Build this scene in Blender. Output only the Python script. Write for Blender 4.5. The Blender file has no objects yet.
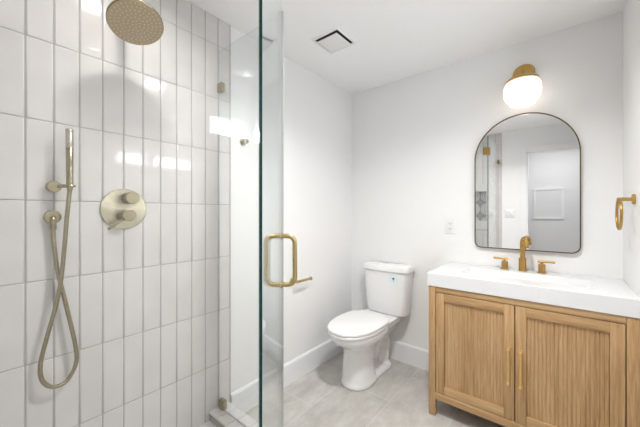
import bpy, bmesh, math, random
from mathutils import Vector, Matrix
random.seed(7)
S = bpy.context.scene
C = S.collection
PI = math.pi

# ---------------------------------------------------------------- measured room
D = 2.33          # back wall (y)
W = 1.802         # right wall (x)
H = 2.372         # ceiling
YN = -0.20        # near wall (the one with the doorway)
CAMX, CAMZ = 1.535, 1.2493
FPX = 292.0
YAW = 0.69000

# ---------------------------------------------------------------- camera
cam = bpy.data.cameras.new('camera')
cam.sensor_width = 36.0
cam.lens = FPX / 640.0 * 36.0
cam.shift_y = -1.0 / 640.0
cam.clip_start = 0.02
co = bpy.data.objects.new('camera', cam); C.objects.link(co)
co.location = (CAMX, 0, CAMZ)
co.rotation_euler = (PI / 2, 0, YAW)
S.camera = co

# ---------------------------------------------------------------- world, exposure, lamps
w = bpy.data.worlds.new('daylight'); S.world = w; w.use_nodes = True
bg = w.node_tree.nodes['Background']
bg.inputs[0].default_value = (0.93, 0.97, 1.0, 1); bg.inputs[1].default_value = 12.5
vs = S.view_settings
vs.view_transform = 'Standard'; vs.look = 'None'; vs.gamma = 1.0; vs.use_curve_mapping = False
vs.exposure = 0.82

SHOWER_LAMP = (0.43, 0.43)
ADDED_ROOM_LAMP = (1.18, 1.02)
def disk_lamp(name, x, y, z, dia, power, col):
    l = bpy.data.lights.new(name, 'AREA'); l.shape = 'DISK'; l.size = dia; l.energy = power; l.color = col
    o = bpy.data.objects.new(name, l); C.objects.link(o); o.location = (x, y, z)
    return o
disk_lamp('shower_downlight_lamp', SHOWER_LAMP[0], SHOWER_LAMP[1], H - 0.012, 0.11, 2.3, (1, 0.975, 0.94)).data.spread = math.radians(160)
disk_lamp('added_room_fill_lamp', ADDED_ROOM_LAMP[0], ADDED_ROOM_LAMP[1], H - 0.012, 0.13, 11.5, (1, 0.985, 0.96)).data.spread = math.radians(142)  # added fill light, no such lamp is seen in the room
disk_lamp('added_hall_fill_lamp', 1.45, -0.75, H - 0.012, 0.6, 5.0, (1, 0.99, 0.98))  # added to brighten the hall, no lamp is seen there

# ---------------------------------------------------------------- materials
def srgb(r, g, b):
    f = lambda c: (c / 12.92 if c <= 0.04045 else ((c + 0.055) / 1.055) ** 2.4)
    return (f(r / 255), f(g / 255), f(b / 255), 1)
def new_mat(name):
    m = bpy.data.materials.new(name); m.use_nodes = True
    nt = m.node_tree; b = nt.nodes['Principled BSDF']
    return m, nt, b
def N(nt, typ, **kw):
    n = nt.nodes.new(typ)
    for k, v in kw.items(): setattr(n, k, v)
    return n
def plain(name, col, rough=0.5, metal=0.0, noise=0.03, scale=8.0, bump=0.0, bscale=60.0, spec=0.5, coat=0.0, stretch=(1, 1, 1)):
    m, nt, b = new_mat(name)
    b.inputs['Roughness'].default_value = rough; b.inputs['Metallic'].default_value = metal
    b.inputs['Specular IOR Level'].default_value = spec
    b.inputs['Coat Weight'].default_value = coat
    tc = N(nt, 'ShaderNodeTexCoord'); mp = N(nt, 'ShaderNodeMapping'); mp.inputs['Scale'].default_value = stretch
    nt.links.new(tc.outputs['Object'], mp.inputs['Vector'])
    no = N(nt, 'ShaderNodeTexNoise'); no.inputs['Scale'].default_value = scale; no.inputs['Detail'].default_value = 3
    nt.links.new(mp.outputs[0], no.inputs['Vector'])
    rp = N(nt, 'ShaderNodeValToRGB')
    rp.color_ramp.elements[0].position = 0.3; rp.color_ramp.elements[1].position = 0.7
    rp.color_ramp.elements[0].color = [c * (1 - noise) for c in col[:3]] + [1]
    rp.color_ramp.elements[1].color = [min(1, c * (1 + noise)) for c in col[:3]] + [1]
    nt.links.new(no.outputs[0], rp.inputs[0]); nt.links.new(rp.outputs[0], b.inputs['Base Color'])
    if bump:
        n2 = N(nt, 'ShaderNodeTexNoise'); n2.inputs['Scale'].default_value = bscale
        nt.links.new(mp.outputs[0], n2.inputs['Vector'])
        bp = N(nt, 'ShaderNodeBump'); bp.inputs['Strength'].default_value = bump; bp.inputs['Distance'].default_value = 0.002
        nt.links.new(n2.outputs[0], bp.inputs['Height']); nt.links.new(bp.outputs[0], b.inputs['Normal'])
    return m
def emissive(name, col, strength, base=(0.9, 0.9, 0.9, 1)):
    m, nt, b = new_mat(name)
    b.inputs['Base Color'].default_value = base; b.inputs['Roughness'].default_value = 0.3
    b.inputs['Emission Color'].default_value = col; b.inputs['Emission Strength'].default_value = strength
    return m
def pane_glass(name, tint):
    # clear pane: Fresnel (Schlick) mix of straight transmission and mirror reflection, no ray-type tricks
    m = bpy.data.materials.new(name); m.use_nodes = True; nt = m.node_tree; nt.nodes.clear()
    out = N(nt, 'ShaderNodeOutputMaterial'); mix = N(nt, 'ShaderNodeMixShader')
    tr = N(nt, 'ShaderNodeBsdfTransparent'); tr.inputs[0].default_value = tint
    gl = N(nt, 'ShaderNodeBsdfGlossy'); gl.inputs['Roughness'].default_value = 0.0; gl.inputs[0].default_value = (0.97, 0.98, 0.98, 1)
    ge = N(nt, 'ShaderNodeNewGeometry'); dt = N(nt, 'ShaderNodeVectorMath', operation='DOT_PRODUCT')
    nt.links.new(ge.outputs['Incoming'], dt.inputs[0]); nt.links.new(ge.outputs['Normal'], dt.inputs[1])
    def mth(op, a, b=None):
        n = N(nt, 'ShaderNodeMath', operation=op)
        for i, v in enumerate((a, b)):
            if v is None: continue
            if isinstance(v, (int, float)): n.inputs[i].default_value = v
            else: nt.links.new(v, n.inputs[i])
        return n.outputs[0]
    c = mth('ABSOLUTE', dt.outputs['Value']); k = mth('SUBTRACT', 1.0, c); p = mth('POWER', k, 5.0)
    f = mth('ADD', mth('MULTIPLY', p, 0.96), 0.04)
    nt.links.new(f, mix.inputs[0]); nt.links.new(tr.outputs[0], mix.inputs[1]); nt.links.new(gl.outputs[0], mix.inputs[2])
    nt.links.new(mix.outputs[0], out.inputs[0])
    return m
def oak(name, direction):
    m, nt, b = new_mat(name)
    b.inputs['Roughness'].default_value = 0.5; b.inputs['Specular IOR Level'].default_value = 0.3
    tc = N(nt, 'ShaderNodeTexCoord'); mp = N(nt, 'ShaderNodeMapping')
    s = {'z': (1, 1, 0.045), 'x': (0.045, 1, 1), 'y': (1, 0.045, 1)}[direction]
    mp.inputs['Scale'].default_value = s
    nt.links.new(tc.outputs['Object'], mp.inputs['Vector'])
    n1 = N(nt, 'ShaderNodeTexNoise'); n1.inputs['Scale'].default_value = 190; n1.inputs['Detail'].default_value = 5; n1.inputs['Distortion'].default_value = 0.4
    n2 = N(nt, 'ShaderNodeTexNoise'); n2.inputs['Scale'].default_value = 26; n2.inputs['Detail'].default_value = 2
    for n in (n1, n2): nt.links.new(mp.outputs[0], n.inputs['Vector'])
    mx = N(nt, 'ShaderNodeMath', operation='MULTIPLY_ADD'); mx.inputs[1].default_value = 0.55
    m2 = N(nt, 'ShaderNodeMath', operation='MULTIPLY'); m2.inputs[1].default_value = 0.45
    nt.links.new(n2.outputs[0], m2.inputs[0]); nt.links.new(n1.outputs[0], mx.inputs[0]); nt.links.new(m2.outputs[0], mx.inputs[2])
    rp = N(nt, 'ShaderNodeValToRGB'); e = rp.color_ramp.elements
    e[0].position = 0.34; e[0].color = srgb(162, 127, 88)
    e[1].position = 0.62; e[1].color = srgb(199, 166, 125)
    k = e.new(0.48); k.color = srgb(184, 148, 106)
    nt.links.new(mx.outputs[0], rp.inputs[0]); nt.links.new(rp.outputs[0], b.inputs['Base Color'])
    bp = N(nt, 'ShaderNodeBump'); bp.inputs['Strength'].default_value = 0.15; bp.inputs['Distance'].default_value = 0.001
    nt.links.new(mx.outputs[0], bp.inputs['Height']); nt.links.new(bp.outputs[0], b.inputs['Normal'])
    return m

M = {}
M['paint'] = plain('wall_paint', srgb(243, 243, 243), 0.6, noise=0.008, scale=3, bump=0.05, bscale=220)
M['ceil'] = plain('ceiling_paint', srgb(250, 250, 250), 0.75, noise=0.006, scale=3)
M['trim'] = plain('trim_paint', srgb(242, 243, 245), 0.35, noise=0.006)
M['hall'] = plain('hall_paint', srgb(232, 232, 233), 0.6, noise=0.01, scale=3)
M['grout'] = plain('tile_grout', srgb(168, 166, 164), 0.9, noise=0.05, scale=50)
M['tile'] = plain('glazed_white_tile', srgb(214, 211, 210), 0.07, noise=0.045, scale=7, bump=0.02, bscale=14)
M['tile_trim'] = plain('tile_edge_trim', srgb(178, 180, 180), 0.35, metal=0.6, noise=0.02)
M['glass'] = pane_glass('clear_glass', (0.994, 0.996, 0.995, 1))
M['glass_far'] = pane_glass('clear_glass_tinted', (0.974, 0.987, 0.985, 1))
M['glass_rim'] = pane_glass('polished_glass_rim', (0.88, 0.93, 0.92, 1))
M['glass_soft'] = plain('ground_glass_edge', srgb(120, 128, 128), 0.3, noise=0.05)
M['glass_edge'] = plain('glass_edge_green', srgb(14, 66, 68), 0.08, noise=0.1)
M['seal'] = plain('clear_seal', srgb(205, 207, 208), 0.3, noise=0.02)
M['spray'] = plain('pale_brushed_nickel', srgb(196, 192, 180), 0.3, metal=1.0, noise=0.02)
M['nickel'] = plain('champagne_nickel', srgb(163, 153, 125), 0.22, metal=1.0, noise=0.04, scale=30)
M['nickel_dark'] = plain('nozzle_face_nickel', srgb(190, 170, 138), 0.5, metal=0.3, noise=0.03, scale=30)
M['nozzle'] = plain('nozzle_silicone', srgb(222, 210, 186), 0.5, noise=0.04)
M['brass'] = plain('brushed_brass', srgb(189, 152, 90), 0.28, metal=1.0, noise=0.05, scale=40)
M['gold'] = plain('satin_gold', srgb(192, 173, 122), 0.25, metal=1.0, noise=0.04, scale=40)
M['pull'] = plain('pale_gold_pull', srgb(222, 186, 118), 0.35, metal=0.6, noise=0.03, scale=40)
M['frame'] = plain('mirror_frame_brass', srgb(104, 84, 56), 0.32, metal=1.0, noise=0.04, scale=40)
M['brushed_disc'] = plain('turned_nickel_disc', srgb(186, 179, 158), 0.24, metal=1.0, noise=0.03, scale=30)
_nt = M['brushed_disc'].node_tree; _tg = N(_nt, 'ShaderNodeTangent', direction_type='RADIAL', axis='X')
_b = _nt.nodes['Principled BSDF']; _b.inputs['Anisotropic'].default_value = 0.85; _nt.links.new(_tg.outputs[0], _b.inputs['Tangent'])
M['chrome'] = plain('chrome', srgb(200, 202, 206), 0.15, metal=1.0, noise=0.02)
M['ceramic'] = plain('white_ceramic', srgb(240, 240, 241), 0.09, noise=0.004, spec=0.5)
M['plastic'] = plain('white_plastic', srgb(240, 240, 240), 0.25, noise=0.004)
M['quartz'] = plain('white_quartz', srgb(229, 230, 232), 0.18, noise=0.006, scale=20)
M['dark'] = plain('painted_gap_shade', srgb(45, 44, 43), 0.8, noise=0.1)  # near-black colour stands in for the shade inside gaps and slots
M['oakz'] = oak('oak_vertical', 'z')
M['oakx'] = oak('oak_horizontal', 'x')
M['oaky'] = oak('oak_depth', 'y')
M['sticker'] = plain('pale_sticker', srgb(224, 235, 239), 0.4, noise=0.02)
M['teal'] = plain('teal_print', srgb(18, 72, 84), 0.5, noise=0.1)
M['lamp'] = emissive('downlight_diffuser', (1, 0.98, 0.95, 1), 12.0)
M['added_lamp_glow'] = emissive('added_lamp_diffuser', (1, 0.98, 0.95, 1), 3.0)  # glow of the added room light
M['shade'] = emissive('lit_opal_glass', (1.0, 0.89, 0.76, 1), 0.85, (0.42, 0.40, 0.37, 1))
mm, nt, b = new_mat('mirror_silver'); M['mirror'] = mm
b.inputs['Base Color'].default_value = (0.90, 0.91, 0.915, 1); b.inputs['Metallic'].default_value = 1.0; b.inputs['Roughness'].default_value = 0.0

# concrete-look floor tile with pale joints
mm, nt, b = new_mat('grey_floor_tile'); M['floor'] = mm
b.inputs['Roughness'].default_value = 0.42
tc = N(nt, 'ShaderNodeTexCoord'); sp = N(nt, 'ShaderNodeSeparateXYZ'); cb = N(nt, 'ShaderNodeCombineXYZ')
nt.links.new(tc.outputs['Object'], sp.inputs[0])
ax = N(nt, 'ShaderNodeMath', operation='ADD'); ax.inputs[1].default_value = -0.295 + 3.65
ay = N(nt, 'ShaderNodeMath', operation='ADD'); ay.inputs[1].default_value = -1.785 + 7.30 + 0.365
nt.links.new(sp.outputs[0], ax.inputs[0]); nt.links.new(sp.outputs[1], ay.inputs[0])
nt.links.new(ay.outputs[0], cb.inputs[0]); nt.links.new(ax.outputs[0], cb.inputs[1])
br = N(nt, 'ShaderNodeTexBrick'); br.offset = 0.5; br.offset_frequency = 2; br.squash = 1.0
br.inputs['Scale'].default_value = 1.0; br.inputs['Mortar Size'].default_value = 0.0022; br.inputs['Mortar Smooth'].default_value = 0.15
br.inputs['Brick Width'].default_value = 0.73; br.inputs['Row Height'].default_value = 0.365; br.inputs['Bias'].default_value = 0.0
br.inputs['Color1'].default_value = (0.0, 0, 0, 1); br.inputs['Color2'].default_value = (0.35, 0.35, 0.35, 1)
nt.links.new(cb.outputs[0], br.inputs['Vector'])
n1 = N(nt, 'ShaderNodeTexNoise'); n1.inputs['Scale'].default_value = 7; n1.inputs['Detail'].default_value = 8; n1.inputs['Roughness'].default_value = 0.65
mpf = N(nt, 'ShaderNodeMapping'); mpf.inputs['Scale'].default_value = (1.5, 0.7, 1)
nt.links.new(tc.outputs['Object'], mpf.inputs[0]); nt.links.new(mpf.outputs[0], n1.inputs['Vector'])
adn = N(nt, 'ShaderNodeMath', operation='MULTIPLY_ADD'); adn.inputs[1].default_value = 0.25
nt.links.new(br.outputs['Color'], adn.inputs[0]); nt.links.new(n1.outputs[0], adn.inputs[2])
rp = N(nt, 'ShaderNodeValToRGB'); e = rp.color_ramp.elements
e[0].position = 0.33; e[0].color = srgb(170, 167, 162); e[1].position = 0.75; e[1].color = srgb(206, 203, 198)
nt.links.new(adn.outputs[0], rp.inputs[0])
mxf = N(nt, 'ShaderNodeMix', data_type='RGBA')
nt.links.new(br.outputs['Fac'], mxf.inputs[0]); nt.links.new(rp.outputs[0], mxf.inputs[6]); mxf.inputs[7].default_value = srgb(211, 208, 203)
nt.links.new(mxf.outputs[2], b.inputs['Base Color'])

# encaustic niche tile: concentric rings
mm, nt, b = new_mat('ring_pattern_tile'); M['rings'] = mm
b.inputs['Roughness'].default_value = 0.4
tc = N(nt, 'ShaderNodeTexCoord'); mp = N(nt, 'ShaderNodeMapping'); mp.inputs['Scale'].default_value = (5.0, 5.0, 5.0)
nt.links.new(tc.outputs['Object'], mp.inputs[0])
fr = N(nt, 'ShaderNodeVectorMath', operation='FRACTION'); nt.links.new(mp.outputs[0], fr.inputs[0])
sb = N(nt, 'ShaderNodeVectorMath', operation='SUBTRACT'); sb.inputs[1].default_value = (0.5, 0.5, 0.5); nt.links.new(fr.outputs[0], sb.inputs[0])
ml = N(nt, 'ShaderNodeVectorMath', operation='MULTIPLY'); ml.inputs[1].default_value = (1, 0, 1); nt.links.new(sb.outputs[0], ml.inputs[0])
ln = N(nt, 'ShaderNodeVectorMath', operation='LENGTH'); nt.links.new(ml.outputs[0], ln.inputs[0])
rp = N(nt, 'ShaderNodeValToRGB'); rp.color_ramp.interpolation = 'CONSTANT'; e = rp.color_ramp.elements
e[0].position = 0; e[0].color = srgb(158, 158, 156); e[1].position = 0.09; e[1].color = srgb(214, 214, 212)
for p_, c_ in ((0.18, 166), (0.24, 210), (0.33, 160), (0.38, 204), (0.46, 140)):
    k = e.new(p_); k.color = srgb(c_, c_, c_)
nt.links.new(ln.outputs['Value'], rp.inputs[0]); nt.links.new(rp.outputs[0], b.inputs['Base Color'])

# ---------------------------------------------------------------- mesh helpers
def box(bm, x0, x1, y0, y1, z0, z1, bev=0.0, seg=2):
    r = bmesh.ops.create_cube(bm, size=1.0)
    vs_ = r['verts']
    for v in vs_:
        v.co = Vector((x0 + (v.co.x + .5) * (x1 - x0), y0 + (v.co.y + .5) * (y1 - y0), z0 + (v.co.z + .5) * (z1 - z0)))
    if bev > 0:
        es = list({e for v in vs_ for e in v.link_edges})
        bmesh.ops.bevel(bm, geom=es, offset=bev, segments=seg, affect='EDGES', profile=0.5)
    return bm
def loft(bm, rings, cap0=True, cap1=True, closed=False):
    vr = [[bm.verts.new(p) for p in r] for r in rings]
    n = len(vr[0]); m_ = len(vr)
    for i in range(m_ if closed else m_ - 1):
        a, b_ = vr[i], vr[(i + 1) % m_]
        for j in range(n):
            bm.faces.new((a[j], a[(j + 1) % n], b_[(j + 1) % n], b_[j]))
    if not closed:
        if cap0: bm.faces.new(list(reversed(vr[0])))
        if cap1: bm.faces.new(vr[-1])
    return bm
def frame_for(axis):
    a = Vector(axis).normalized()
    t = Vector((0, 0, 1)) if abs(a.z) < 0.9 else Vector((1, 0, 0))
    u = a.cross(t).normalized(); v = a.cross(u).normalized()
    return a, u, v
def lathe(bm, org, axis, prof, n=32, cap0=True, cap1=True):
    """prof: list of (distance along axis, radius)"""
    a, u, v = frame_for(axis); o = Vector(org)
    rings = []
    for d, r in prof:
        r = max(r, 1e-4)
        rings.append([o + a * d + (u * math.cos(2 * PI * k / n) + v * math.sin(2 * PI * k / n)) * r for k in range(n)])
    return loft(bm, rings, cap0, cap1)
def smooth_path(pts, sub=8, closed=False):
    P_ = [Vector(p) for p in pts]; out = []; n = len(P_)
    rng = range(n) if closed else range(n - 1)
    for i in rng:
        p0 = P_[(i - 1) % n] if (closed or i > 0) else P_[0] * 2 - P_[1]
        p1 = P_[i]; p2 = P_[(i + 1) % n]
        p3 = P_[(i + 2) % n] if (closed or i + 2 < n) else P_[-1] * 2 - P_[-2]
        for k in range(sub):
            t = k / sub
            out.append(0.5 * ((2 * p1) + (p2 - p0) * t + (2 * p0 - 5 * p1 + 4 * p2 - p3) * t * t + (3 * p1 - p0 - 3 * p2 + p3) * t ** 3))
    if not closed: out.append(P_[-1])
    return out
def tube(bm, path, r, n=12, closed=False):
    P_ = [Vector(p) for p in path]; m_ = len(P_); rings = []
    prev = None
    for i in range(m_):
        if closed: t = (P_[(i + 1) % m_] - P_[i - 1]).normalized()
        else: t = (P_[min(i + 1, m_ - 1)] - P_[max(i - 1, 0)]).normalized()
        if prev is None: _, u, v = frame_for(t)
        else:
            u = (prev - t * prev.dot(t)).normalized(); v = t.cross(u)
        prev = u
        rr = r[i] if isinstance(r, (list, tuple)) else r
        rings.append([P_[i] + (u * math.cos(2 * PI * k / n) + v * math.sin(2 * PI * k / n)) * rr for k in range(n)])
    return loft(bm, rings, closed=closed)
def prism(bm, outline, axis, a0, a1):
    """extrude a 2-D outline along axis ('x','y','z') from a0 to a1"""
    f = {'z': lambda p, a: (p[0], p[1], a), 'y': lambda p, a: (p[0], a, p[1]), 'x': lambda p, a: (a, p[0], p[1])}[axis]
    return loft(bm, [[f(p, a0) for p in outline], [f(p, a1) for p in outline]])
def corner(o):
    bpy_w = Vector((0, 0, 0))
    while o is not None:
        bpy_w = bpy_w + o.location; o = o.parent
    return bpy_w
def obj(name, bm, mat, parent=None, smooth=True, angle=35, origin=None):
    """link one mesh object; geometry is given in room coordinates"""
    off = corner(parent) if parent is not None else (Vector(origin) if origin is not None else Vector((0, 0, 0)))
    bmesh.ops.recalc_face_normals(bm, faces=bm.faces[:])
    bmesh.ops.translate(bm, verts=bm.verts[:], vec=-off)
    me = bpy.data.meshes.new(name); bm.to_mesh(me); bm.free()
    for m_ in (mat if isinstance(mat, (list, tuple)) else [mat]): me.materials.append(m_)
    if smooth:
        for p in me.polygons: p.use_smooth = True
        me.set_sharp_from_angle(angle=math.radians(angle))
    o = bpy.data.objects.new(name, me); C.objects.link(o)
    if parent is not None: o.parent = parent
    elif origin is not None: o.location = origin
    return o
def thing(name, label, cat, loc, group=None):
    o = bpy.data.objects.new(name, None); C.objects.link(o); o.location = loc; o.empty_display_size = 0.05
    o['label'] = label; o['category'] = cat
    if group: o['group'] = group
    return o
def tag(o, label, cat, group=None):
    o['label'] = label; o['category'] = cat
    if group: o['group'] = group
    return o
def struct(name, bm, mat, parent=None, smooth=False, label=None):
    o = obj(name, bm, mat, parent, smooth=smooth)
    o['kind'] = 'structure'
    if label: o['label'] = label
    return o
def nb(): return bmesh.new()
def rrect(x0, x1, y0, y1, r, n=6):
    out = []
    for cx_, cy_, a0 in ((x1 - r, y1 - r, 0), (x0 + r, y1 - r, 90), (x0 + r, y0 + r, 180), (x1 - r, y0 + r, 270)):
        for k in range(n + 1):
            a = math.radians(a0 + 90 * k / n); out.append((cx_ + r * math.cos(a), cy_ + r * math.sin(a)))
    return out

# ================================================================ the setting
T = 0.10
struct('floor', box(nb(), -T, W + T, YN - 1.35, D + T, -0.1, 0.0), M['floor'], label='large grey concrete-look floor tiles with pale joints')
struct('ceiling', box(nb(), -T, W + T, YN, D + T, H, H + 0.1), M['ceil'], label='plain white ceiling')
struct('wall_back', box(nb(), -T, W + T, D, D + T, 0, H), M['paint'], label='white wall behind toilet and vanity')
wl = struct('wall_left', box(nb(), -T, 0, YN, D, 0, H), M['paint'], label='left wall, tiled in the shower and white paint beyond')
# right wall with a high slot window
WY0, WY1, WZ0, WZ1 = 0.942, 1.655, 1.735, 1.862
WM0, WM1 = 1.210, 1.270
bm = nb()
box(bm, W, W + T, YN, WY0, 0, H); box(bm, W, W + T, WY1, D, 0, H)
box(bm, W, W + T, WY0, WY1, 0, WZ0); box(bm, W, W + T, WY0, WY1, WZ1, H); box(bm, W, W + T, WM0, WM1, WZ0, WZ1)
struct('wall_right', bm, M['paint'], label='white right wall beside the vanity')
# near wall with doorway and shower niche
DX0, DX1, DH = 1.175, 1.735, 2.06
NX0, NX1, NZ0, NZ1 = 0.40, 0.70, 1.12, 1.56
YF = YN - 0.12
bm = nb()
box(bm, -T, NX0, YF, YN, 0, H); box(bm, NX1, DX0, YF, YN, 0, H); box(bm, NX0, NX1, YF, YN, 0, NZ0); box(bm, NX0, NX1, YF, YN, NZ1, H)
box(bm, NX0, NX1, YF, YF + 0.02, NZ0, NZ1)
box(bm, DX0, DX1, YF, YN, DH, H); box(bm, DX1, W + T, YF, YN, 0, H)
wn = struct('wall_near', bm, M['paint'], label='wall behind the camera with the doorway and shower niche')
obj('niche_tile', box(nb(), NX0, NX1, YF + 0.02, YF + 0.026, NZ0, NZ1), M['rings'], wn, smooth=False)
# hall beyond the doorway
YH = YN - 1.35
bm = nb()
box(bm, -T, W + T, YH - T, YH, 0, H); box(bm, -T, 0.3, YH, YF, 0, H); box(bm, W, W + T, YH, YN - 0.12, 0, H)
struct('wall_hall', bm, M['hall'], label='grey white hall wall seen through the doorway')
struct('ceiling_hall', box(nb(), -T, W + T, YH - T, YN, H, H + 0.1), M['ceil'])
# door casing
cs = nb(); cw, ct = 0.07, 0.018
box(cs, DX0 - cw, DX0, YN, YN + ct, 0, DH + cw, 0.003); box(cs, DX1, W - 0.002, YN, YN + ct, 0, DH + cw, 0.003)
box(cs, DX0, DX1, YN, YN + ct, DH, DH + cw, 0.003)
box(cs, DX0 - 0.001, DX0 + 0.015, YF, YN + 0.002, 0, DH); box(cs, DX1 - 0.015, DX1 + 0.001, YF, YN + 0.002, 0, DH); box(cs, DX0, DX1, YF, YN + 0.002, DH - 0.015, DH + 0.001)
struct('door_1', cs, M['trim'], label='white casing of the entry doorway')
# baseboards
def base_profile(h): return [(0, 0), (0.015, 0), (0.015, h - 0.012), (0.009, h), (0, h)]
struct('baseboard_left', prism(nb(), base_profile(0.158), 'y', 1.012, D), M['trim'])
struct('baseboard_back', prism(nb(), [(D - a, z) for a, z in base_profile(0.158)], 'x', 0.0, W), M['trim'])
struct('baseboard_right', prism(nb(), [(W - a, z) for a, z in base_profile(0.158)], 'y', YN + 0.02, D), M['trim'])
# window
for wi, (wa, wb_) in enumerate(((WY0, WM0), (WM1, WY1))):
    wf = nb(); fw_ = 0.010
    for a in ((wa, wb_, WZ0, WZ0 + fw_), (wa, wb_, WZ1 - fw_, WZ1), (wa, wa + fw_, WZ0 + fw_, WZ1 - fw_), (wb_ - fw_, wb_, WZ0 + fw_, WZ1 - fw_)):
        box(wf, W + 0.03, W + 0.07, a[0], a[1], a[2], a[3])
    win = struct('window_%d' % (wi + 1), wf, M['trim'], label=('high slot window in the right wall, pane nearer the doorway', 'high slot window in the right wall, pane nearer the vanity')[wi])
    obj('window_pane', box(nb(), W + 0.047, W + 0.053, wa + fw_, wb_ - fw_, WZ0 + fw_, WZ1 - fw_), M['glass'], win, smooth=False)

# ---- shower tile
def tile_mesh(u_edges, z_edges, place, skip=None):
    """individual cushioned tiles with a tiny tilt each; place(u, z, depth) -> room point"""
    bm = nb(); g = 0.0015; gu = 0.0027
    for i in range(len(u_edges) - 1):
        for j in range(len(z_edges) - 1):
            u0, u1, z0, z1 = u_edges[i] + gu, u_edges[i + 1] - gu, z_edges[j] + g, z_edges[j + 1] - g
            if u1 - u0 < 0.008 or z1 - z0 < 0.008: continue
            if skip and skip((u0 + u1) / 2, (z0 + z1) / 2): continue
            ta, tb = random.gauss(0, 0.0030), random.gauss(0, 0.0018)
            uc, zc = (u0 + u1) / 2, (z0 + z1) / 2
            rings = []
            for ins, inz, dep in ((0, 0, 0.0060), (0.0012, 0.0010, 0.0074), (0.0040, 0.0026, 0.008)):
                r = []
                for u, z in ((u0 + ins, z0 + inz), (u1 - ins, z0 + inz), (u1 - ins, z1 - inz), (u0 + ins, z1 - inz)):
                    r.append(bm.verts.new(place(u, z, dep + (u - uc) * ta + (z - zc) * tb)))
                rings.append(r)
            for a, b_ in zip(rings, rings[1:]):
                for k in range(4):
                    f = bm.faces.new((a[k], a[(k + 1) % 4], b_[(k + 1) % 4], b_[k])); f.smooth = True
            bm.faces.new(rings[-1])
    return bm
def tile_obj(name, bm, parent):
    flat = None
    bmesh.ops.recalc_face_normals(bm, faces=bm.faces[:])
    me = bpy.data.meshes.new(name); bm.to_mesh(me); bm.free(); me.materials.append(M['tile'])
    o = bpy.data.objects.new(name, me); C.objects.link(o); o.parent = parent
    return o
PW, PHT = 0.0788, 0.306
zed = sorted([1.907 + k * PHT for k in range(-6, 2)] + [H])
zed = [max(z, 0.075) for z in zed if z > -0.1]
yed = [1.006 - k * PW for k in range(16)]; yed = sorted([y for y in yed if y > YN + 0.004] + [YN + 0.002])
struct('grout_bed', box(nb(), 0.0, 0.0058, YN, 1.004, 0.075, H), M['grout'], wl)
tile_obj('tile_cladding', tile_mesh(yed, zed, lambda u, z, d: (d, u, z)), wl)
struct('tile_edge_trim', box(nb(), 0.0, 0.0075, 1.0045, 1.0085, 0.0, H), M['tile_trim'], wl)
xed = [0.89 - k * PW for k in range(12)]; xed = sorted([x for x in xed if x > 0.012] + [0.010])
bm = nb()
box(bm, 0.0, NX0, YN, YN + 0.0058, 0.075, H); box(bm, NX1, 0.888, YN, YN + 0.0058, 0.075, H)
box(bm, NX0, NX1, YN, YN + 0.0058, 0.075, NZ0); box(bm, NX0, NX1, YN, YN + 0.0058, NZ1, H)
struct('grout_bed', bm, M['grout'], wn)
tile_obj('tile_cladding', tile_mesh(xed, zed, lambda u, z, d: (u, YN + d, z), lambda u, z: NX0 - 0.02 < u < NX1 + 0.02 and NZ0 - 0.1 < z < NZ1 + 0.1), wn)
struct('niche_frame', (lambda b_: (box(b_, NX0 - 0.03, NX1 + 0.03, YN, YN + 0.008, NZ1, NZ1 + 0.12), box(b_, NX0 - 0.03, NX1 + 0.03, YN, YN + 0.008, NZ0 - 0.12, NZ0),
        box(b_, NX0 - 0.03, NX0, YN, YN + 0.008, NZ0, NZ1), box(b_, NX1, NX1 + 0.03, YN, YN + 0.008, NZ0, NZ1), b_)[-1])(nb()), M['tile'], wn)

# ---- shower curb (neo-angle) and pan
YA = 0.932                     # plane of the fixed pane beside the toilet
XB = 0.850                     # plane of the fixed pane by the camera
PA = (0.540, YA); PB = (XB, 0.552)
CH = 0.128
outer = [(0.0, 0.990), (0.565, 0.990), (0.910, 0.568), (0.910, YN)]
inner = [(0.0, 0.872), (0.508, 0.872), (0.790, 0.532), (0.790, YN)]
bm = nb(); rng = []
for (ox, oy), (ix, iy) in zip(outer, inner):
    rng.append([(ox, oy, 0), (ox, oy, CH - 0.01), (ox, oy, CH - 0.01), (ix, iy, CH - 0.01), (ix, iy, CH - 0.01), (ix, iy, 0)])
loft(bm, rng)
bmesh.ops.remove_doubles(bm, verts=bm.verts[:], dist=1e-5)
cu = struct('trim_1', bm, M['grout'], label='white tiled shower curb with bullnose tile top')
bm = nb()
def curb_tiles(o0, o1, i0, i1, n):
    for k in range(n):
        t0, t1 = k / n + 0.012 / n * 2, (k + 1) / n - 0.012 / n * 2
        L = lambda p, q, t: Vector((p[0] + (q[0] - p[0]) * t, p[1] + (q[1] - p[1]) * t, 0))
        for s0, s1 in ((-0.03, 0.485), (0.515, 1.03)):
            q = []
            for t, s in ((t0, s0), (t1, s0), (t1, s1), (t0, s1)):
                a, b_ = L(o0, o1, t), L(i0, i1, t); q.append(a + (b_ - a) * s)
            lo = [(p.x, p.y, CH - 0.012) for p in q]; mid = [(p.x, p.y, CH - 0.002) for p in q]
            c_ = sum(q, Vector()) / 4
            top = [(c_.x + (p.x - c_.x) * 0.96, c_.y + (p.y - c_.y) * 0.96, CH) for p in q]
            loft(bm, [lo, mid, top])
curb_tiles(outer[0], outer[1], inner[0], inner[1], 6)
curb_tiles(outer[1], outer[2], inner[1], inner[2], 6)
curb_tiles(outer[2], outer[3], inner[2], inner[3], 8)
obj('curb_tile', bm, M['tile'], cu, smooth=False)
bm = nb()   # metal edge strip along the inner lip
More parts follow.
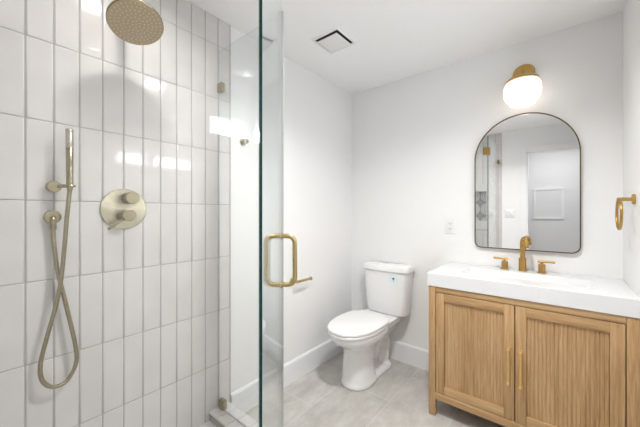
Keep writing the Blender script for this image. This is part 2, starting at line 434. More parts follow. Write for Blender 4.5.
for p, q in zip(inner, inner[1:]):
    d = (Vector((q[0], q[1], 0)) - Vector((p[0], p[1], 0))).normalized(); nrm = Vector((-d.y, d.x, 0)) * -0.004
    a, b_ = Vector((p[0], p[1], 0)), Vector((q[0], q[1], 0))
    loft(bm, [[(v + n_ + Vector((0, 0, z))) for v, n_, z in ((a, nrm * 0, CH - 0.016), (a, nrm, CH - 0.016), (a, nrm, CH - 0.011), (a, nrm * 0, CH - 0.011))],
              [(v + n_ + Vector((0, 0, z))) for v, n_, z in ((b_, nrm * 0, CH - 0.016), (b_, nrm, CH - 0.016), (b_, nrm, CH - 0.011), (b_, nrm * 0, CH - 0.011))]])
obj('edge_strip', bm, M['nickel'], cu, smooth=False)
struct('floor_shower', prism(nb(), [(0.0, YN), (0.79, YN), (0.79, 0.532), (0.508, 0.872), (0.0, 0.872)], 'z', 0.0, 0.078), M['tile'], label='white shower floor inside the curb')

# ================================================================ shower enclosure glass
GT = 0.010; GZ0, GZ1 = CH + 0.006, 2.178
def slab(p, q, z0, z1, t, dark=(False, False)):
    """glass slab standing between plan points p and q; long faces get material 0, rims material 1"""
    bm = nb(); a, b_ = Vector((p[0], p[1], 0)), Vector((q[0], q[1], 0))
    d = (b_ - a).normalized(); n = Vector((-d.y, d.x, 0)) * t / 2
    ring = lambda z: [v + Vector((0, 0, z)) for v in (a + n, b_ + n, b_ - n, a - n)]
    loft(bm, [ring(z0), ring(z1)])
    bmesh.ops.recalc_face_normals(bm, faces=bm.faces[:]); bm.normal_update()
    for f in bm.faces:
        if abs(f.normal.dot(n.normalized())) > 0.9: f.material_index = 0
        elif f.normal.dot(d) > 0.9: f.material_index = 1 if dark[1] else 2
        elif f.normal.dot(d) < -0.9: f.material_index = 3 if dark[0] else 2
        else: f.material_index = 2
    return bm
GM = [M['glass_far'], M['glass_edge'], M['glass_rim'], M['glass_soft']]
def clip(parent, name, x, y, z, ux, uy, nx, ny, L=0.045, Hh=0.05, t=0.028, lab=None):
    """square glass clamp centred at (x,y,z); u along the pane, n across it"""
    bm = nb()
    u = Vector((ux, uy, 0)); n = Vector((nx, ny, 0)); c = Vector((x, y, z))
    pts = lambda s: [c + u * a * L / 2 + n * s * t / 2 + Vector((0, 0, b_ * Hh / 2)) for a, b_ in ((-1, -1), (1, -1), (1, 1), (-1, 1))]
    loft(bm, [pts(-1), pts(1)])
    bmesh.ops.bevel(bm, geom=bm.edges[:], offset=0.002, segments=2, affect='EDGES')
    # screw head
    lathe(bm, c + n * (-t / 2), -n, [(0, 0.007), (0.0015, 0.007), (0.0022, 0.005)], 12)
    return obj(name, bm, M['nickel'] if lab is None else lab, parent)
# fixed pane A, from the tiled wall
g = thing('glass_panel', 'fixed clear shower glass panel between tiled wall and door, clipped to wall and curb', 'shower glass', (0.26, YA, CH))
obj('pane', slab((0.012, YA), (PA[0] - 0.004, PA[1]), GZ0, GZ1, GT), GM, g, smooth=False)
clip(g, 'glass_clip', 0.030, YA, 1.965, 1, 0, 0, 1)
clip(g, 'glass_clip', 0.045, YA, CH + 0.028, 1, 0, 0, 1)
# door pane, diagonal
ddir = Vector((PB[0] - PA[0], PB[1] - PA[1], 0)).normalized(); dn = Vector((-ddir.y, ddir.x, 0))
pa = Vector((PA[0], PA[1], 0)) + ddir * 0.006; pb = Vector((PB[0], PB[1], 0)) - ddir * 0.008
gd = thing('shower_door', 'frameless glass shower door seen nearly edge-on, with gold D-shaped pull handle', 'shower door', ((pa.x + pb.x) / 2, (pa.y + pb.y) / 2, CH))
dp = obj('pane', slab(pa, pb, GZ0 + 0.006, GZ1, GT, (True, True)), GM, gd, smooth=False)
bm = nb()   # clear strike seal on the latch edge
sa = pa - ddir * 0.002
q_ = [sa + dn * 0.006, sa - dn * 0.006, sa - dn * 0.006 + ddir * 0.012, sa - dn * 0.0051 + ddir * 0.012, sa - dn * 0.0051 + ddir * 0.0012, sa + dn * 0.006 + ddir * 0.0012]
loft(bm, [[p + Vector((0, 0, z)) for p in q_] for z in (GZ0 + 0.006, GZ1)])
obj('door_seal', bm, M['seal'], gd, smooth=False)
# pull handle: a D on each face
hp = pa + ddir * 0.062
hz0, hz1 = 0.932, 1.146
def dpath(sgn):
    off = GT / 2; out = 0.064
    p0 = hp + dn * sgn * off; p1 = hp + dn * sgn * out; r = 0.032
    pts = [p0 + Vector((0, 0, hz1))]
    for k in range(7):
        a = PI / 2 * k / 6
        pts.append(hp + dn * sgn * (out - r + r * math.sin(a)) + Vector((0, 0, hz1 - r + r * math.cos(a))))
    for k in range(7):
        a = PI / 2 * k / 6
        pts.append(hp + dn * sgn * (out - r + r * math.cos(a)) + Vector((0, 0, hz0 + r - r * math.sin(a))))
    pts.append(p0 + Vector((0, 0, hz0)))
    return pts
bm = nb(); tube(bm, dpath(1), 0.0105, 16); tube(bm, dpath(-1), 0.0105, 16)
hd = obj('pull_handle', bm, M['gold'], gd)
for z in (hz0, hz1):
    for s in (1, -1):
        o_ = hp + dn * s * GT / 2 + Vector((0, 0, z))
        obj('collar', lathe(nb(), o_, dn * s, [(0, 0.0145), (0.007, 0.0145), (0.008, 0.0125)], 20), M['gold'], hd)
# glass-to-glass hinges
for z in (2.0, 0.34):
    bm = nb()
    for s in (1, -1):
        o_ = pb + dn * s * (GT / 2 + 0.004)
        pts = lambda e: [o_ + ddir * a + dn * s * e + Vector((0, 0, z + b_)) for a, b_ in ((-0.055, -0.045), (0.010, -0.045), (0.010, 0.045), (-0.055, 0.045))]
        loft(bm, [pts(-0.004), pts(0.005)])
        bx = Vector((XB, PB[1], 0)) + Vector((s * (GT / 2 + 0.004), 0, 0))
        pts2 = lambda e: [bx + Vector((s * e, a, z + b_)) for a, b_ in ((-0.055, -0.045), (0.004, -0.045), (0.004, 0.045), (-0.055, 0.045))]
        loft(bm, [pts2(-0.004), pts2(0.005)])
    obj('hinge', bm, M['brass'], gd, smooth=False)
# fixed pane B, parallel to the tiled wall, the camera looks through it
g2 = thing('glass_panel', 'fixed clear shower glass panel in the foreground in front of the shower fixtures', 'shower glass', (XB, 0.17, CH))
obj('pane', slab((XB, YN + 0.012), (XB, PB[1] - 0.004), GZ0, GZ1, GT), [M['glass'], M['glass_edge'], M['glass_rim']], g2, smooth=False)
clip(g2, 'glass_clip', XB, YN + 0.03, 1.965, 0, 1, 1, 0)
clip(g2, 'glass_clip', XB, YN + 0.06, CH + 0.028, 0, 1, 1, 0)

# ================================================================ shower fixtures
TX = 0.008        # tile face
VY, VZ = 0.455, 1.265
# valve
t = thing('shower_valve', 'round brushed nickel shower valve trim with two knobs and slim lever', 'shower valve', (TX, VY, VZ))
obj('plate', lathe(nb(), (TX, VY, VZ), (1, 0, 0), [(0, 0.091), (0.005, 0.091), (0.0065, 0.089), (0.007, 0.0)], 56), M['brushed_disc'], t)
obj('diverter_knob', lathe(nb(), (TX + 0.007, 0.4705, 1.3138), (1, 0, 0), [(0, 0.020), (0.012, 0.020), (0.012, 0.026), (0.050, 0.026), (0.052, 0.024), (0.0522, 0)], 36), M['nickel'], t)
kb = obj('mixer_knob', lathe(nb(), (TX + 0.007, 0.4551, 1.2365), (1, 0, 0), [(0, 0.021), (0.026, 0.021), (0.026, 0.025), (0.058, 0.025), (0.060, 0.023), (0.0602, 0)], 36), M['nickel'], t)
a0 = Vector((0.054, 0.4447, 1.2243)); a1 = Vector((0.062, 0.3802, 1.1776))
obj('lever', tube(nb(), [a0, a1], 0.0048, 12), M['nickel'], kb)
# rain head
hc = Vector((0.20, 0.441, 2.018)); tilt = 0.45; hr = 0.101
up = Vector((-math.sin(tilt), 0, math.cos(tilt)))
hang = hc + up * 0.045
t = thing('rain_shower_head', 'round nickel rain shower head with dotted nozzles on a wall arm', 'shower head', (TX, 0.441, 2.12))
obj('head_shell', lathe(nb(), hc, up, [(0.0, hr - 0.002), (0.002, hr), (0.007, hr), (0.010, hr - 0.006), (0.018, 0.035), (0.040, 0.020), (0.046, 0.016)], 56), M['nickel'], t)
hf = obj('spray_face', lathe(nb(), hc, -up, [(-0.002, hr - 0.003), (0.0012, hr - 0.003), (0.0015, hr - 0.005), (0.0016, 0.0)], 56), M['nickel_dark'], t)
bm = nb(); _, fu, fv = frame_for(up)
for ring_i, cnt in enumerate((1, 6, 12, 18, 24, 30, 34)):
    for k in range(cnt):
        a = 2 * PI * k / cnt + ring_i * 0.3
        rr = ring_i * (hr - 0.010) / 6.25
        p = hc - up * 0.0014 + (fu * math.cos(a) + fv * math.sin(a)) * rr
        lathe(bm, p, -up, [(0, 0.0030), (0.0016, 0.0024), (0.0022, 0.001)], 8)
nz = obj('nozzle_field', bm, M['nozzle'], hf)
arm_root = Vector((TX, 0.441, 2.12))
arm = smooth_path([arm_root, arm_root + Vector((0.06, 0, 0.008)), arm_root + Vector((0.115, 0, 0.004)), hang + up * 0.03, hang], 8)
obj('arm', tube(nb(), arm, 0.011, 14), M['nickel'], t)
obj('flange', lathe(nb(), arm_root, (1, 0, 0), [(0, 0.029), (0.004, 0.029), (0.008, 0.022), (0.012, 0.014)], 32), M['nickel'], t)
# hand shower
WX = 0.075                                   # wand axis stands off the tile
wt, wb = Vector((WX, 0.2532, 1.5709)), Vector((WX + 0.002, 0.2538, 1.3540))
t = thing('hand_shower', 'slim brushed nickel hand shower wand with looping metal hose', 'hand shower', (WX, 0.23, 1.35))
ax_ = (wt - wb).normalized(); L_ = (wt - wb).length
obj('wand', lathe(nb(), wb, ax_, [(-0.022, 0.0070), (-0.018, 0.0085), (0, 0.0100), (0.01, 0.0112), (L_ * 0.66, 0.0118), (L_ * 0.665, 0.0112)], 24), M['nickel'], t)
obj('spray_head', lathe(nb(), wb, ax_, [(L_ * 0.66, 0.0112), (L_ * 0.668, 0.0121), (L_ * 0.93, 0.0121), (L_ * 0.935, 0.0116), (L_ * 0.94, 0.0121), (L_ - 0.002, 0.0121), (L_, 0.010), (L_, 0.0)], 24), M['spray'], t)
# hose from the wand foot down, round the loop and up to the outlet
EY, EZ = 0.2128, 1.2320
hose_pts = [wb - ax_ * 0.02, (0.074, 0.2534, 1.3283), (0.068, 0.2456, 1.2128), (0.062, 0.2419, 1.1338), (0.056, 0.2314, 0.9904), (0.05, 0.2174, 0.8929), (0.046, 0.1926, 0.7781), (0.044, 0.1754, 0.683), (0.044, 0.1811, 0.621), (0.044, 0.2103, 0.5852), (0.044, 0.2496, 0.5905), (0.044, 0.277, 0.642), (0.044, 0.2786, 0.7052), (0.04, 0.2578, 0.8376), (0.036, 0.2346, 0.9675), (0.034, 0.2243, 1.0309), (0.032, 0.2145, 1.134), (0.030, EY, EZ - 0.048)]
hp_ = smooth_path(hose_pts, 22)
rad = [0.0073 + 0.0005 * math.sin(i * 2.1) for i in range(len(hp_))]
obj('hose', tube(nb(), hp_, rad, 12), M['nickel'], t)
obj('hose_nut', lathe(nb(), (0.030, EY, EZ - 0.05), (0, 0, 1), [(0, 0.009), (0.003, 0.0105), (0.018, 0.0105), (0.020, 0.0085)], 20), M['nickel'], t)
# holder
MY, MZ = 0.2151, 1.3488
t = thing('hand_shower_holder', 'small nickel wall bracket with oval face cradling the hand shower', 'shower bracket', (TX, MY, MZ))
bm = nb(); lathe(bm, (TX, MY, MZ), (1, 0, 0), [(0, 0.022), (0.030, 0.022), (0.033, 0.020), (0.034, 0)], 32)
obj('base', bm, M['nickel'], t)
bm = nb(); tube(bm, [(0.030, MY + 0.010, MZ + 0.001), (0.055, MY + 0.018, MZ + 0.002), (0.063, wb.y - 0.006, MZ + 0.003)], 0.007, 14)
rg = [(WX + 0.0142 * math.cos(a), wb.y + 0.0142 * math.sin(a), MZ + 0.003) for a in [2 * PI * k / 28 for k in range(28)]]
tube(bm, rg, 0.005, 10, closed=True)
obj('cradle', bm, M['nickel'], t)
# water outlet elbow
t = thing('water_outlet', 'small round nickel wall outlet feeding the shower hose', 'water outlet', (TX, EY, EZ))
obj('plate', lathe(nb(), (TX, EY, EZ), (1, 0, 0), [(0, 0.026), (0.016, 0.026), (0.019, 0.024), (0.020, 0)], 32), M['nickel'], t)
obj('elbow', tube(nb(), smooth_path([(TX + 0.015, EY, EZ - 0.004), (0.029, EY, EZ - 0.010), (0.030, EY, EZ - 0.03)], 6), 0.010, 14), M['nickel'], t)
# robe hook beyond the shower on the painted wall
KY, KZ = 1.10, 1.688
t = thing('robe_hook', 'small metal robe hook on the left wall just past the tiles', 'hook', (0, KY, KZ))
obj('base', lathe(nb(), (0, KY, KZ), (1, 0, 0), [(0, 0.021), (0.006, 0.021), (0.008, 0.019), (0.0082, 0)], 28), M['nickel'], t)
obj('peg', lathe(nb(), (0.008, KY, KZ), (1, 0, 0), [(0, 0.009), (0.030, 0.009), (0.030, 0.014), (0.036, 0.014), (0.037, 0.012)], 24), M['nickel'], t)

# ================================================================ toilet
TXC = 0.424
def egg(cx_, yb, yf, hw, z, n=48, k=2.25, back=2.8):
    """egg outline: blunt at the back (yb), round at the front (yf < yb)"""
    ym = yf + (yb - yf) * 0.56; pts = []
    for i in range(n):
        a = 2 * PI * i / n; c, s = math.cos(a), math.sin(a)
        if s < 0: e_ = k; ly = ym - yf
        else: e_ = back; ly = yb - ym
        x = abs(c) ** (2 / e_) * (1 if c >= 0 else -1); y = abs(s) ** (2 / e_) * (1 if s >= 0 else -1)
        pts.append((cx_ + hw * x, ym + ly * y, z))
    return pts
toilet = thing('toilet', 'white two-piece toilet with closed lid in the corner beside the vanity', 'toilet', (TXC, 1.98, 0))
TXB = 0.388; TXF = TXB - 0.013
bm = nb()
# front column flaring into the bowl
loft(bm, [egg(TXF, 2.00, 1.712, 0.114, 0.0), egg(TXF, 2.00, 1.710, 0.115, 0.02), egg(TXF, 1.98, 1.718, 0.108, 0.05), egg(TXF, 1.96, 1.722, 0.101, 0.15), egg(TXF + 0.005, 1.97, 1.720, 0.097, 0.24),
          egg(TXB, 2.00, 1.700, 0.108, 0.285), egg(TXB, 2.05, 1.645, 0.140, 0.325), egg(TXB, 2.08, 1.595, 0.164, 0.355), egg(TXB, 2.10, 1.572, 0.173, 0.380), egg(TXB, 2.10, 1.570, 0.174, 0.400), egg(TXB, 2.095, 1.577, 0.169, 0.410)])
# rear deck under the tank
loft(bm, [[(x, y, z) for x, y in rrect(TXB - w_, TXB + w_, y0_, 2.285, 0.04, 5)] for w_, y0_, z in ((0.075, 2.06, 0.27), (0.105, 2.02, 0.32), (0.140, 2.00, 0.37), (0.150, 2.00, 0.414), (0.145, 2.01, 0.422))])
# trapway
tube(bm, smooth_path([(TXB, 1.97, 0.14), (TXB, 2.03, 0.20), (TXB, 2.09, 0.285), (TXB, 2.15, 0.30), (TXB, 2.19, 0.24), (TXB, 2.19, 0.14), (TXB, 2.16, 0.03)], 6), [0.062, 0.064, 0.066, 0.068, 0.068, 0.068] * 6 + [0.066], 20)
# foot flange
loft(bm, [[(x, y, z) for x, y in rrect(TXF - w_, TXF + w_, 1.86, 2.235 - i_, 0.06, 6)] for w_, i_, z in ((0.104, 0, 0.0), (0.104, 0, 0.022), (0.094, 0.010, 0.042), (0.07, 0.03, 0.062))])
bowl = obj('bowl', bm, M['ceramic'], toilet)
md = bowl.modifiers.new('fuse', 'REMESH'); md.mode = 'VOXEL'; md.voxel_size = 0.006; md.use_smooth_shade = True
ms = bowl.modifiers.new('soften', 'SMOOTH'); ms.factor = 0.5; ms.iterations = 10
for s in (-1, 1):
    obj('bolt_cap', lathe(nb(), (TXF + s * 0.082, 2.115, 0.040), (0, 0, 1), [(0, 0.014), (0.012, 0.014), (0.019, 0.010), (0.022, 0.0)], 20), M['plastic'], toilet)
# seat and lid
bm = nb(); loft(bm, [egg(TXB, 2.075, 1.562, 0.174, 0.413), egg(TXB, 2.08, 1.558, 0.178, 0.417), egg(TXB, 2.08, 1.558, 0.178, 0.428), egg(TXB, 2.075, 1.562, 0.174, 0.432)])
obj('seat', bm, M['plastic'], toilet)
bm = nb(); loft(bm, [egg(TXB, 2.086, 1.560, 0.176, 0.435), egg(TXB, 2.090, 1.556, 0.180, 0.439), egg(TXB, 2.090, 1.556, 0.180, 0.449), egg(TXB, 2.084, 1.562, 0.174, 0.4545), egg(TXB, 2.05, 1.60, 0.140, 0.4575), egg(TXB, 1.98, 1.70, 0.07, 0.459)])
lid = obj('lid', bm, M['plastic'], toilet)
for s in (-1, 1): obj('seat_hinge', box(nb(), TXB + s * 0.075 - 0.022, TXB + s * 0.075 + 0.022, 2.060, 2.104, 0.425, 0.449, 0.007, 3), M['plastic'], toilet)
# tank
def bowed(hw, yf, yb, z, bow=0.022, r=0.035, n=10):
    pts = []
    xs = [-hw + 2 * hw * k / n for k in range(n + 1)]
    out = rrect(TXC - hw, TXC + hw, yf, yb, r, 5)
    res = []
    for x, y in out:
        if y < (yf + yb) / 2: y -= bow * (1 - ((x - TXC) / hw) ** 2)
        res.append((x, y, z))
    # densify the front edge so the bow is round
    a, b_ = res[-1], None
    dense = []
    for i, p in enumerate(res):
        dense.append(p); q = res[(i + 1) % len(res)]
        if abs(q[0] - p[0]) > hw:
            front = p[1] < (yf + yb) / 2
            for k in range(1, 12):
                t_ = k / 12; x = p[0] + (q[0] - p[0]) * t_
                y = (yf - bow * (1 - ((x - TXC) / hw) ** 2)) if front else p[1] + (q[1] - p[1]) * t_
                dense.append((x, y, z))
    return dense
bm = nb(); loft(bm, [bowed(0.160, 2.185, 2.300, 0.424, 0.014), bowed(0.170, 2.176, 2.306, 0.432, 0.016), bowed(0.178, 2.172, 2.308, 0.49), bowed(0.192, 2.166, 2.310, 0.69), bowed(0.195, 2.165, 2.310, 0.772)])
tank = obj('tank', bm, M['ceramic'], toilet)
bm = nb(); loft(bm, [bowed(0.198, 2.160, 2.312, 0.773), bowed(0.205, 2.152, 2.318, 0.779), bowed(0.206, 2.151, 2.318, 0.808), bowed(0.200, 2.157, 2.312, 0.822), bowed(0.168, 2.18, 2.29, 0.829, 0.01)])
tl = obj('tank_lid', bm, M['ceramic'], toilet)
bm = nb(); loft(bm, [[(TXC - 0.02 + r_ * 1.5 * math.cos(a), 2.235 + r_ * math.sin(a), z) for a in [2 * PI * k / 28 for k in range(28)]] for r_, z in ((0.021, 0.826), (0.021, 0.833), (0.018, 0.836), (0.004, 0.8362))])
obj('flush_button', bm, M['chrome'], tl)
# little emblem sticker on the tank front
sx, sz = 0.510, 0.722
bm = nb()
f_y = lambda x, z, e: 2.166 - 0.022 * (1 - ((x - TXC) / 0.193) ** 2) - e + (0.69 - z) * 0.01 + 0.0004
def patch(x0, x1, z0, z1, e):
    n = 6
    g_ = [[bm.verts.new((x0 + (x1 - x0) * i / n, f_y(x0 + (x1 - x0) * i / n, z0 + (z1 - z0) * j, e), z0 + (z1 - z0) * j)) for i in range(n + 1)] for j in (0, 1)]
    for i in range(n): bm.faces.new((g_[0][i], g_[0][i + 1], g_[1][i + 1], g_[1][i]))
patch(sx - 0.034, sx + 0.034, sz - 0.040, sz + 0.034, 0.0018)
st = obj('sticker', bm, M['sticker'], tank, smooth=False); st['label'] = 'pale blue sticker with a small dark teal emblem'
bm = nb()
star = []
for k in range(10):
    a = PI / 2 + k * PI / 5; r_ = 0.012 if k % 2 == 0 else 0.0062
    x, z = sx + 0.004 + r_ * math.cos(a), sz + 0.004 + r_ * math.sin(a); star.append((x, f_y(x, z, 0.0026), z))
bm.faces.new([bm.verts.new(p) for p in star])
patch(sx + 0.0028, sx + 0.0052, sz - 0.022, sz - 0.004, 0.0026)
obj('emblem', bm, M['teal'], st, smooth=False)

# toilet paper holder on the left wall
PYB, PZB = 1.535, 0.745
t = thing('toilet_paper_holder', 'gold single-post toilet paper holder on white wall, no roll on it', 'toilet paper holder', (0, PYB, PZB))
obj('base', lathe(nb(), (0, PYB, PZB), (1, 0, 0), [(0, 0.024), (0.008, 0.024), (0.010, 0.022), (0.010, 0.010), (0.058, 0.010)], 28), M['gold'], t)
bm = nb(); tube(bm, [(0.058, PYB - 0.016, PZB), (0.058, PYB + 0.140, PZB)], 0.0095, 16)
lathe(bm, (0.058, PYB + 0.138, PZB), (0, 1, 0), [(0, 0.010), (0.002, 0.0145), (0.010, 0.0145), (0.012, 0.012)], 20)
obj('bar', bm, M['gold'], t)

# ================================================================ vanity
VX0, VX1, VYF, VYB = 0.900, 1.796, 1.830, 2.313
CT0, CT1 = 0.797, 0.877
v = thing('vanity_cabinet', 'oak vanity cabinet with two reeded doors standing on short feet', 'vanity', ((VX0 + VX1) / 2, (VYF + VYB) / 2, 0))
LW = 0.040
bm = nb(); box(bm, VX0 + 0.006, VX1 - 0.006, VYF + 0.030, VYB, 0.115, CT0 - 0.001)
obj('carcass', bm, M['oakz'], v, smooth=False)
for x0 in (VX0, VX1 - LW):
    for y0 in (VYF, VYB - LW):
        obj('leg', box(nb(), x0, x0 + LW, y0, y0 + LW, 0.0, CT0 - 0.0005, 0.003), M['oakz'], v)
obj('top_rail', box(nb(), VX0 + LW + .0005, VX1 - LW - .0005, VYF + 0.002, VYF + 0.028, 0.763, CT0 - 0.0005, 0.001), M['oakx'], v)
obj('bottom_rail', box(nb(), VX0 + LW + .0005, VX1 - LW - .0005, VYF + 0.002, VYF + 0.028, 0.105, 0.148, 0.001), M['oakx'], v)
obj('gap_shade_sheet', box(nb(), VX0 + LW + .001, VX1 - LW - .001, VYF + 0.0265, VYF + 0.0295, 0.149, 0.762), M['dark'], v, smooth=False)  # dark sheet paints the shade seen between the doors
XM = (VX0 + VX1) / 2
def door(x0, x1, hx, lab):
    z0, z1 = 0.151, 0.759; fr_ = 0.048; yf, yb = VYF + 0.002, VYF + 0.022
    px0, px1 = x0 + fr_, x1 - fr_; n = 19; pw = (px1 - px0) / n
    front = []
    for k in range(n):
        for j in range(7):
            a = PI * j / 6; front.append((px0 + pw * k + pw * (0.5 - 0.47 * math.cos(a)), yf + 0.0125 - 0.0032 * math.sin(a) ** 0.6))
    outl = front + [(px1, yb - 0.001), (px0, yb - 0.001)]
    d = obj('door', prism(nb(), outl, 'z', z0 + fr_, z1 - fr_), M['oakz'], v, angle=25)
    d['label'] = lab
    obj('door_stile', box(nb(), x0, x0 + fr_, yf, yb, z0, z1, 0.0012), M['oakz'], d)
    obj('door_stile', box(nb(), x1 - fr_, x1, yf, yb, z0, z1, 0.0012), M['oakz'], d)
    obj('door_rail', box(nb(), x0 + fr_, x1 - fr_, yf, yb, z1 - fr_, z1, 0.0012), M['oakx'], d)
    obj('door_rail', box(nb(), x0 + fr_, x1 - fr_, yf, yb, z0, z0 + fr_, 0.0012), M['oakx'], d)
    hz = (0.352, 0.528); bm = nb()
    lathe(bm, (hx, yf - 0.026, hz[0] - 0.008), (0, 0, 1), [(0, 0.0055), (hz[1] - hz[0] + 0.016, 0.0055)], 14)
    for z in hz:
        lathe(bm, (hx, yf, z), (0, -1, 0), [(0, 0.0085), (0.004, 0.0085), (0.005, 0.0055), (0.026, 0.0055)], 14)
        lathe(bm, (hx, yf - 0.026, z - 0.006), (0, 0, 1), [(0, 0.0055), (0.002, 0.0078), (0.010, 0.0078), (0.012, 0.0055)], 14)
    h = obj('door_handle', bm, M['pull'], d); h['label'] = 'slim gold bar handle'
door(VX0 + LW + 0.004, XM - 0.0022, XM - 0.027, 'left reeded door')
door(XM + 0.0022, VX1 - LW - 0.004, XM + 0.027, 'right reeded door')

# countertop with integrated basin
CX0, CX1, CYF, CYB = 0.894, W - 0.001, 1.824, D - 0.001
ct = nb()
def rect(x0, x1, y0, y1, z): return [(x0, y0, z), (x1, y0, z), (x1, y1, z), (x0, y1, z)]
e_ = 0.002
B0 = (1.055, 1.665, 1.965, 2.185)
B1 = (1.090, 1.630, 2.010, 2.110)
loft(ct, [rect(CX0 + e_, CX1, CYF + e_, CYB, CT0), rect(CX0, CX1, CYF, CYB, CT0 + e_), rect(CX0, CX1, CYF, CYB, CT1 - e_), rect(CX0 + e_, CX1, CYF + e_, CYB, CT1),
          rect(B0[0] - .004, B0[1] + .004, B0[2] - .004, B0[3] + .004, CT1), rect(*B0, CT1 - 0.004), rect(B1[0] - .012, B1[1] + .012, B1[2] - .012, B1[3] + .02, CT1 - 0.030), rect(*B1, CT1 - 0.042)])
cto = obj('countertop', ct, M['quartz'], origin=((CX0 + CX1) / 2, (CYF + CYB) / 2, CT0), smooth=False)
cto2 = thing('vanity_countertop', 'thick white countertop with built-in rectangular basin on the oak vanity', 'countertop', ((CX0 + CX1) / 2, (CYF + CYB) / 2, CT0))
cto.parent = cto2; cto.location = (0, 0, 0); cto.name = 'slab'
obj('drain', lathe(nb(), (1.355, 2.06, CT1 - 0.0422), (0, 0, 1), [(0, 0.024), (0.002, 0.024), (0.003, 0.021)], 28), M['brass'], cto2)

# faucet pieces
FX, FY = 1.345, 2.262
fa = thing('faucet', 'brass widespread faucet with two lever handles on the white vanity countertop', 'faucet', (FX, FY, CT1))
bm = nb(); lathe(bm, (FX, FY, CT1), (0, 0, 1), [(0, 0.026), (0.004, 0.026), (0.005, 0.0205), (0.080, 0.0205), (0.082, 0.0185)], 32)
obj('base', bm, M['brass'], fa)
fd = Vector((0.34, -0.94, 0)).normalized(); f0 = Vector((FX, FY, CT1))
pth = [f0 + Vector((0, 0, 0.078)), f0 + Vector((0, 0, 0.12)), f0 + Vector((0, 0, 0.172))]
for k in range(1, 9):
    a = PI * k / 8 * 0.92
    pth.append(f0 + fd * (0.036 * (1 - math.cos(a))) + Vector((0, 0, 0.172 + 0.036 * math.sin(a))))
pth.append(pth[-1] + Vector((0, 0, -0.022)) + fd * -0.003)
obj('spout', tube(nb(), pth, 0.0132, 18), M['brass'], fa)
tip = pth[-1]
obj('aerator', lathe(nb(), tip + Vector((0, 0, -0.006)), (0, 0, 1), [(0, 0.012), (0.001, 0.0155), (0.016, 0.0155), (0.018, 0.0145)], 20), M['brass'], fa)
def tap(x, y, sgn):
    h = obj('handle', lathe(nb(), (x, y, CT1), (0, 0, 1), [(0, 0.026), (0.004, 0.026), (0.005, 0.0185), (0.050, 0.0185), (0.053, 0.016), (0.054, 0.008), (0.066, 0.008)], 28), M['brass'], fa)
    obj('lever', tube(nb(), [(x - sgn * 0.022, y, CT1 + 0.069), (x + sgn * 0.064, y, CT1 + 0.069)], 0.0065, 14), M['brass'], h)
tap(1.248, 2.265, -1)
tap(1.444, 2.262, 1)

# ================================================================ arched mirror
MX0, MX1, MZ0, MZ1 = 1.060, 1.626, 1.003, 1.895
def arch(inset, n=40):
    x0, x1, z0 = MX0 + inset, MX1 - inset, MZ0 + inset
    r = (x1 - x0) / 2; cz = MZ1 - (MX1 - MX0) / 2; cx_ = (x0 + x1) / 2
    pts = [(cx_ + r * math.cos(PI * k / n), cz + r * math.sin(PI * k / n)) for k in range(n + 1)]
    rc = 0.045 - inset
    for c, a0 in (((x0 + rc, z0 + rc), PI), ((x1 - rc, z0 + rc), 1.5 * PI)):
        for k in range(9):
            a = a0 + PI / 2 * k / 8; pts.append((c[0] + rc * math.cos(a), c[1] + rc * math.sin(a)))
    return pts
t = thing('arched_mirror', 'arched wall mirror with thin brass frame above the vanity', 'mirror', (XM, D, MZ0))
bm = nb(); o_, i_ = arch(0), arch(0.0055)
loft(bm, [[(x, D - 0.001, z) for x, z in o_], [(x, D - 0.026, z) for x, z in o_], [(x, D - 0.026, z) for x, z in i_], [(x, D - 0.001, z) for x, z in i_]], closed=True)
obj('frame', bm, M['frame'], t)
bm = nb(); loft(bm, [[(x, yy, z) for x, z in arch(0.005)] for yy in (D - 0.002, D - 0.020)])
obj('mirror_glass', bm, M['mirror'], t, smooth=False)

# ================================================================ sconce
SX, SZ = 1.347, 2.155; SY = D - 0.115
t = thing('wall_sconce', 'gold wall sconce with lit white glass globe above the mirror', 'wall lamp', (SX, D, SZ))
obj('backplate', lathe(nb(), (SX, D, SZ), (0, -1, 0), [(0, 0.062), (0.012, 0.062), (0.016, 0.059), (0.018, 0.05), (0.019, 0)], 44), M['brass'], t)
bm = nb(); tube(bm, smooth_path([(SX, D - 0.017, SZ - 0.01), (SX, D - 0.06, SZ - 0.012), (SX, SY - 0.0, SZ - 0.020), (SX, SY, SZ - 0.045)], 8), 0.010, 14)
obj('arm', bm, M['brass'], t)
obj('shade_cap', lathe(nb(), (SX, SY, 2.068), (0, 0, 1), [(0, 0.089), (0.010, 0.087), (0.024, 0.070), (0.036, 0.040), (0.044, 0.016), (0.046, 0.0)], 40), M['brass'], t)
obj('globe_shade', lathe(nb(), (SX, SY, 2.067), (0, 0, -1), [(0, 0.080), (0.004, 0.087), (0.025, 0.097), (0.06, 0.1), (0.09, 0.097), (0.108, 0.088), (0.122, 0.074), (0.130, 0.068), (0.140, 0.067), (0.140, 0.063), (0.128, 0.063), (0.126, 0.0)], 44), M['shade'], t)

# ================================================================ small fittings
# towel ring
RY, RZ = 1.985, 1.312; RX = W - 0.053
t = thing('towel_ring', 'brass towel ring on the right wall over the countertop', 'towel ring', (W, RY, RZ))
obj('base', lathe(nb(), (W, RY, RZ), (-1, 0, 0), [(0, 0.024), (0.009, 0.024), (0.011, 0.022), (0.0112, 0)], 32), M['brass'], t)
obj('post', lathe(nb(), (W - 0.008, RY, RZ), (-1, 0, 0), [(0, 0.009), (0.052, 0.009), (0.053, 0.007)], 20), M['brass'], t)
rr_ = 0.073
obj('ring', tube(nb(), [(RX, RY + rr_ * math.cos(a), RZ - rr_ + 0.004 + rr_ * math.sin(a)) for a in [2 * PI * k / 56 for k in range(56)]], 0.0058, 12, closed=True), M['brass'], t)
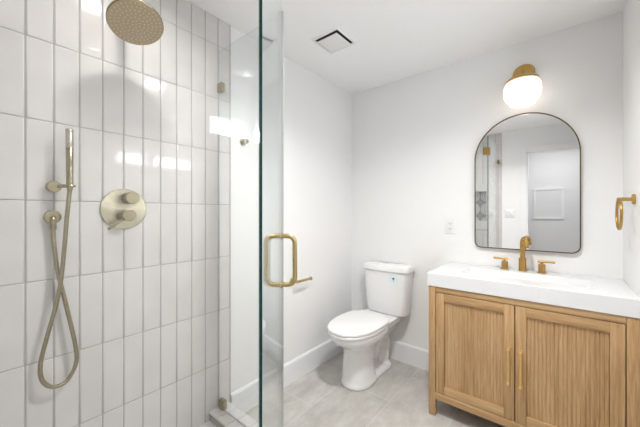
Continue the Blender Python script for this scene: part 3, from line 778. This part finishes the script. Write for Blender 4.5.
# outlet
t = thing('wall_outlet', 'white duplex electrical outlet on back wall between toilet and mirror', 'outlet', (0.889, D, 1.147))
bm = nb(); box(bm, 0.854, 0.924, D - 0.006, D, 1.089, 1.205, 0.003)
obj('cover_plate', bm, M['plastic'], t)
for z in (1.128, 1.166):
    r = obj('receptacle', prism(nb(), rrect(0.872, 0.906, z - 0.014, z + 0.014, 0.008), 'y', D - 0.0085, D - 0.005), M['plastic'], t)
    bm = nb()
    for x in (0.882, 0.896): box(bm, x - 0.0014, x + 0.0014, D - 0.0088, D - 0.008, z - 0.003, z + 0.007)
    lathe(bm, (0.889, D - 0.008, z - 0.008), (0, -1, 0), [(0, 0.0025), (0.0008, 0.0025)], 10)
    obj('slot', bm, M['dark'], r, smooth=False)
# light switch by the door, seen in the mirror
t = thing('light_switch', 'white double light switch plate between shower tile and doorway, seen in mirror', 'light switch', (0.985, YN, 1.235))
obj('cover_plate', box(nb(), 0.928, 1.042, YN, YN + 0.006, 1.177, 1.293, 0.003), M['plastic'], t)
for x in (0.962, 1.008): obj('rocker', box(nb(), x - 0.016, x + 0.016, YN + 0.005, YN + 0.010, 1.202, 1.268, 0.002), M['plastic'], t)
# exhaust vent
EX0, EX1, EY0, EY1 = 0.285, 0.497, 1.425, 1.640
t = thing('exhaust_vent', 'square white exhaust fan grille on the ceiling above the toilet', 'vent', ((EX0 + EX1) / 2, (EY0 + EY1) / 2, H))
bm = nb()
def sq(i, z): return rect(EX0 + i, EX1 - i, EY0 + i, EY1 - i, z)
loft(bm, [sq(0, H), sq(0.001, H - 0.005), sq(0.010, H - 0.008), sq(0.016, H - 0.007), sq(0.016, H - 0.0005)], cap0=False, cap1=False)
obj('grille_frame', bm, M['plastic'], t, smooth=False)
obj('duct_shade_sheet', box(nb(), EX0 + 0.014, EX1 - 0.014, EY0 + 0.014, EY1 - 0.014, H - 0.002, H - 0.0006), M['dark'], t, smooth=False)  # dark sheet paints the shade behind the vent panel
bm = nb(); loft(bm, [sq(0.046, H - 0.003), sq(0.032, H - 0.010), sq(0.028, H - 0.015), sq(0.032, H - 0.017), sq(0.050, H - 0.018), sq(0.054, H - 0.0155), sq(0.058, H - 0.0155), sq(0.062, H - 0.018)])
obj('centre_panel', bm, M['plastic'], t, smooth=False)
# recessed light over the shower, and an added unseen one for the room
def downlight(x, y, r, lab, glow='lamp'):
    t = thing('recessed_light', lab, 'ceiling light', (x, y, H))
    bm = nb(); n = 40
    ring = lambda rr, z: [(x + rr * math.cos(2 * PI * k / n), y + rr * math.sin(2 * PI * k / n), z) for k in range(n)]
    loft(bm, [ring(r + 0.018, H), ring(r + 0.017, H - 0.004), ring(r + 0.002, H - 0.006), ring(r, H - 0.002)], cap0=False, cap1=False)
    obj('trim_ring', bm, M['plastic'], t)
    obj('diffuser', lathe(nb(), (x, y, H - 0.001), (0, 0, -1), [(0, r), (0.003, r), (0.0035, 0)], n), M[glow], t)
downlight(SHOWER_LAMP[0], SHOWER_LAMP[1], 0.055, 'round recessed ceiling light over the shower, reflected in tile and glass')
downlight(ADDED_ROOM_LAMP[0], ADDED_ROOM_LAMP[1], 0.07, 'round ceiling light added out of view to brighten the room', 'added_lamp_glow')
# framed picture on the hall wall
t = thing('picture_frame', 'pale framed picture on hall wall seen in the mirror through doorway', 'picture', (1.375, YH, 1.40))
bm = nb()
loft(bm, [[(x, y, z) for x, z in ((1.175 + i, 1.14 + i), (1.575 - i, 1.14 + i), (1.575 - i, 1.66 - i), (1.175 + i, 1.66 - i))] for i, y in ((0, YH), (0, YH + 0.02), (0.035, YH + 0.02), (0.035, YH + 0.008))], cap0=True, cap1=False)
obj('frame', bm, M['trim'], t, smooth=False)
obj('sheet', box(nb(), 1.209, 1.541, YH + 0.004, YH + 0.009, 1.174, 1.626), M['hall'], t, smooth=False)
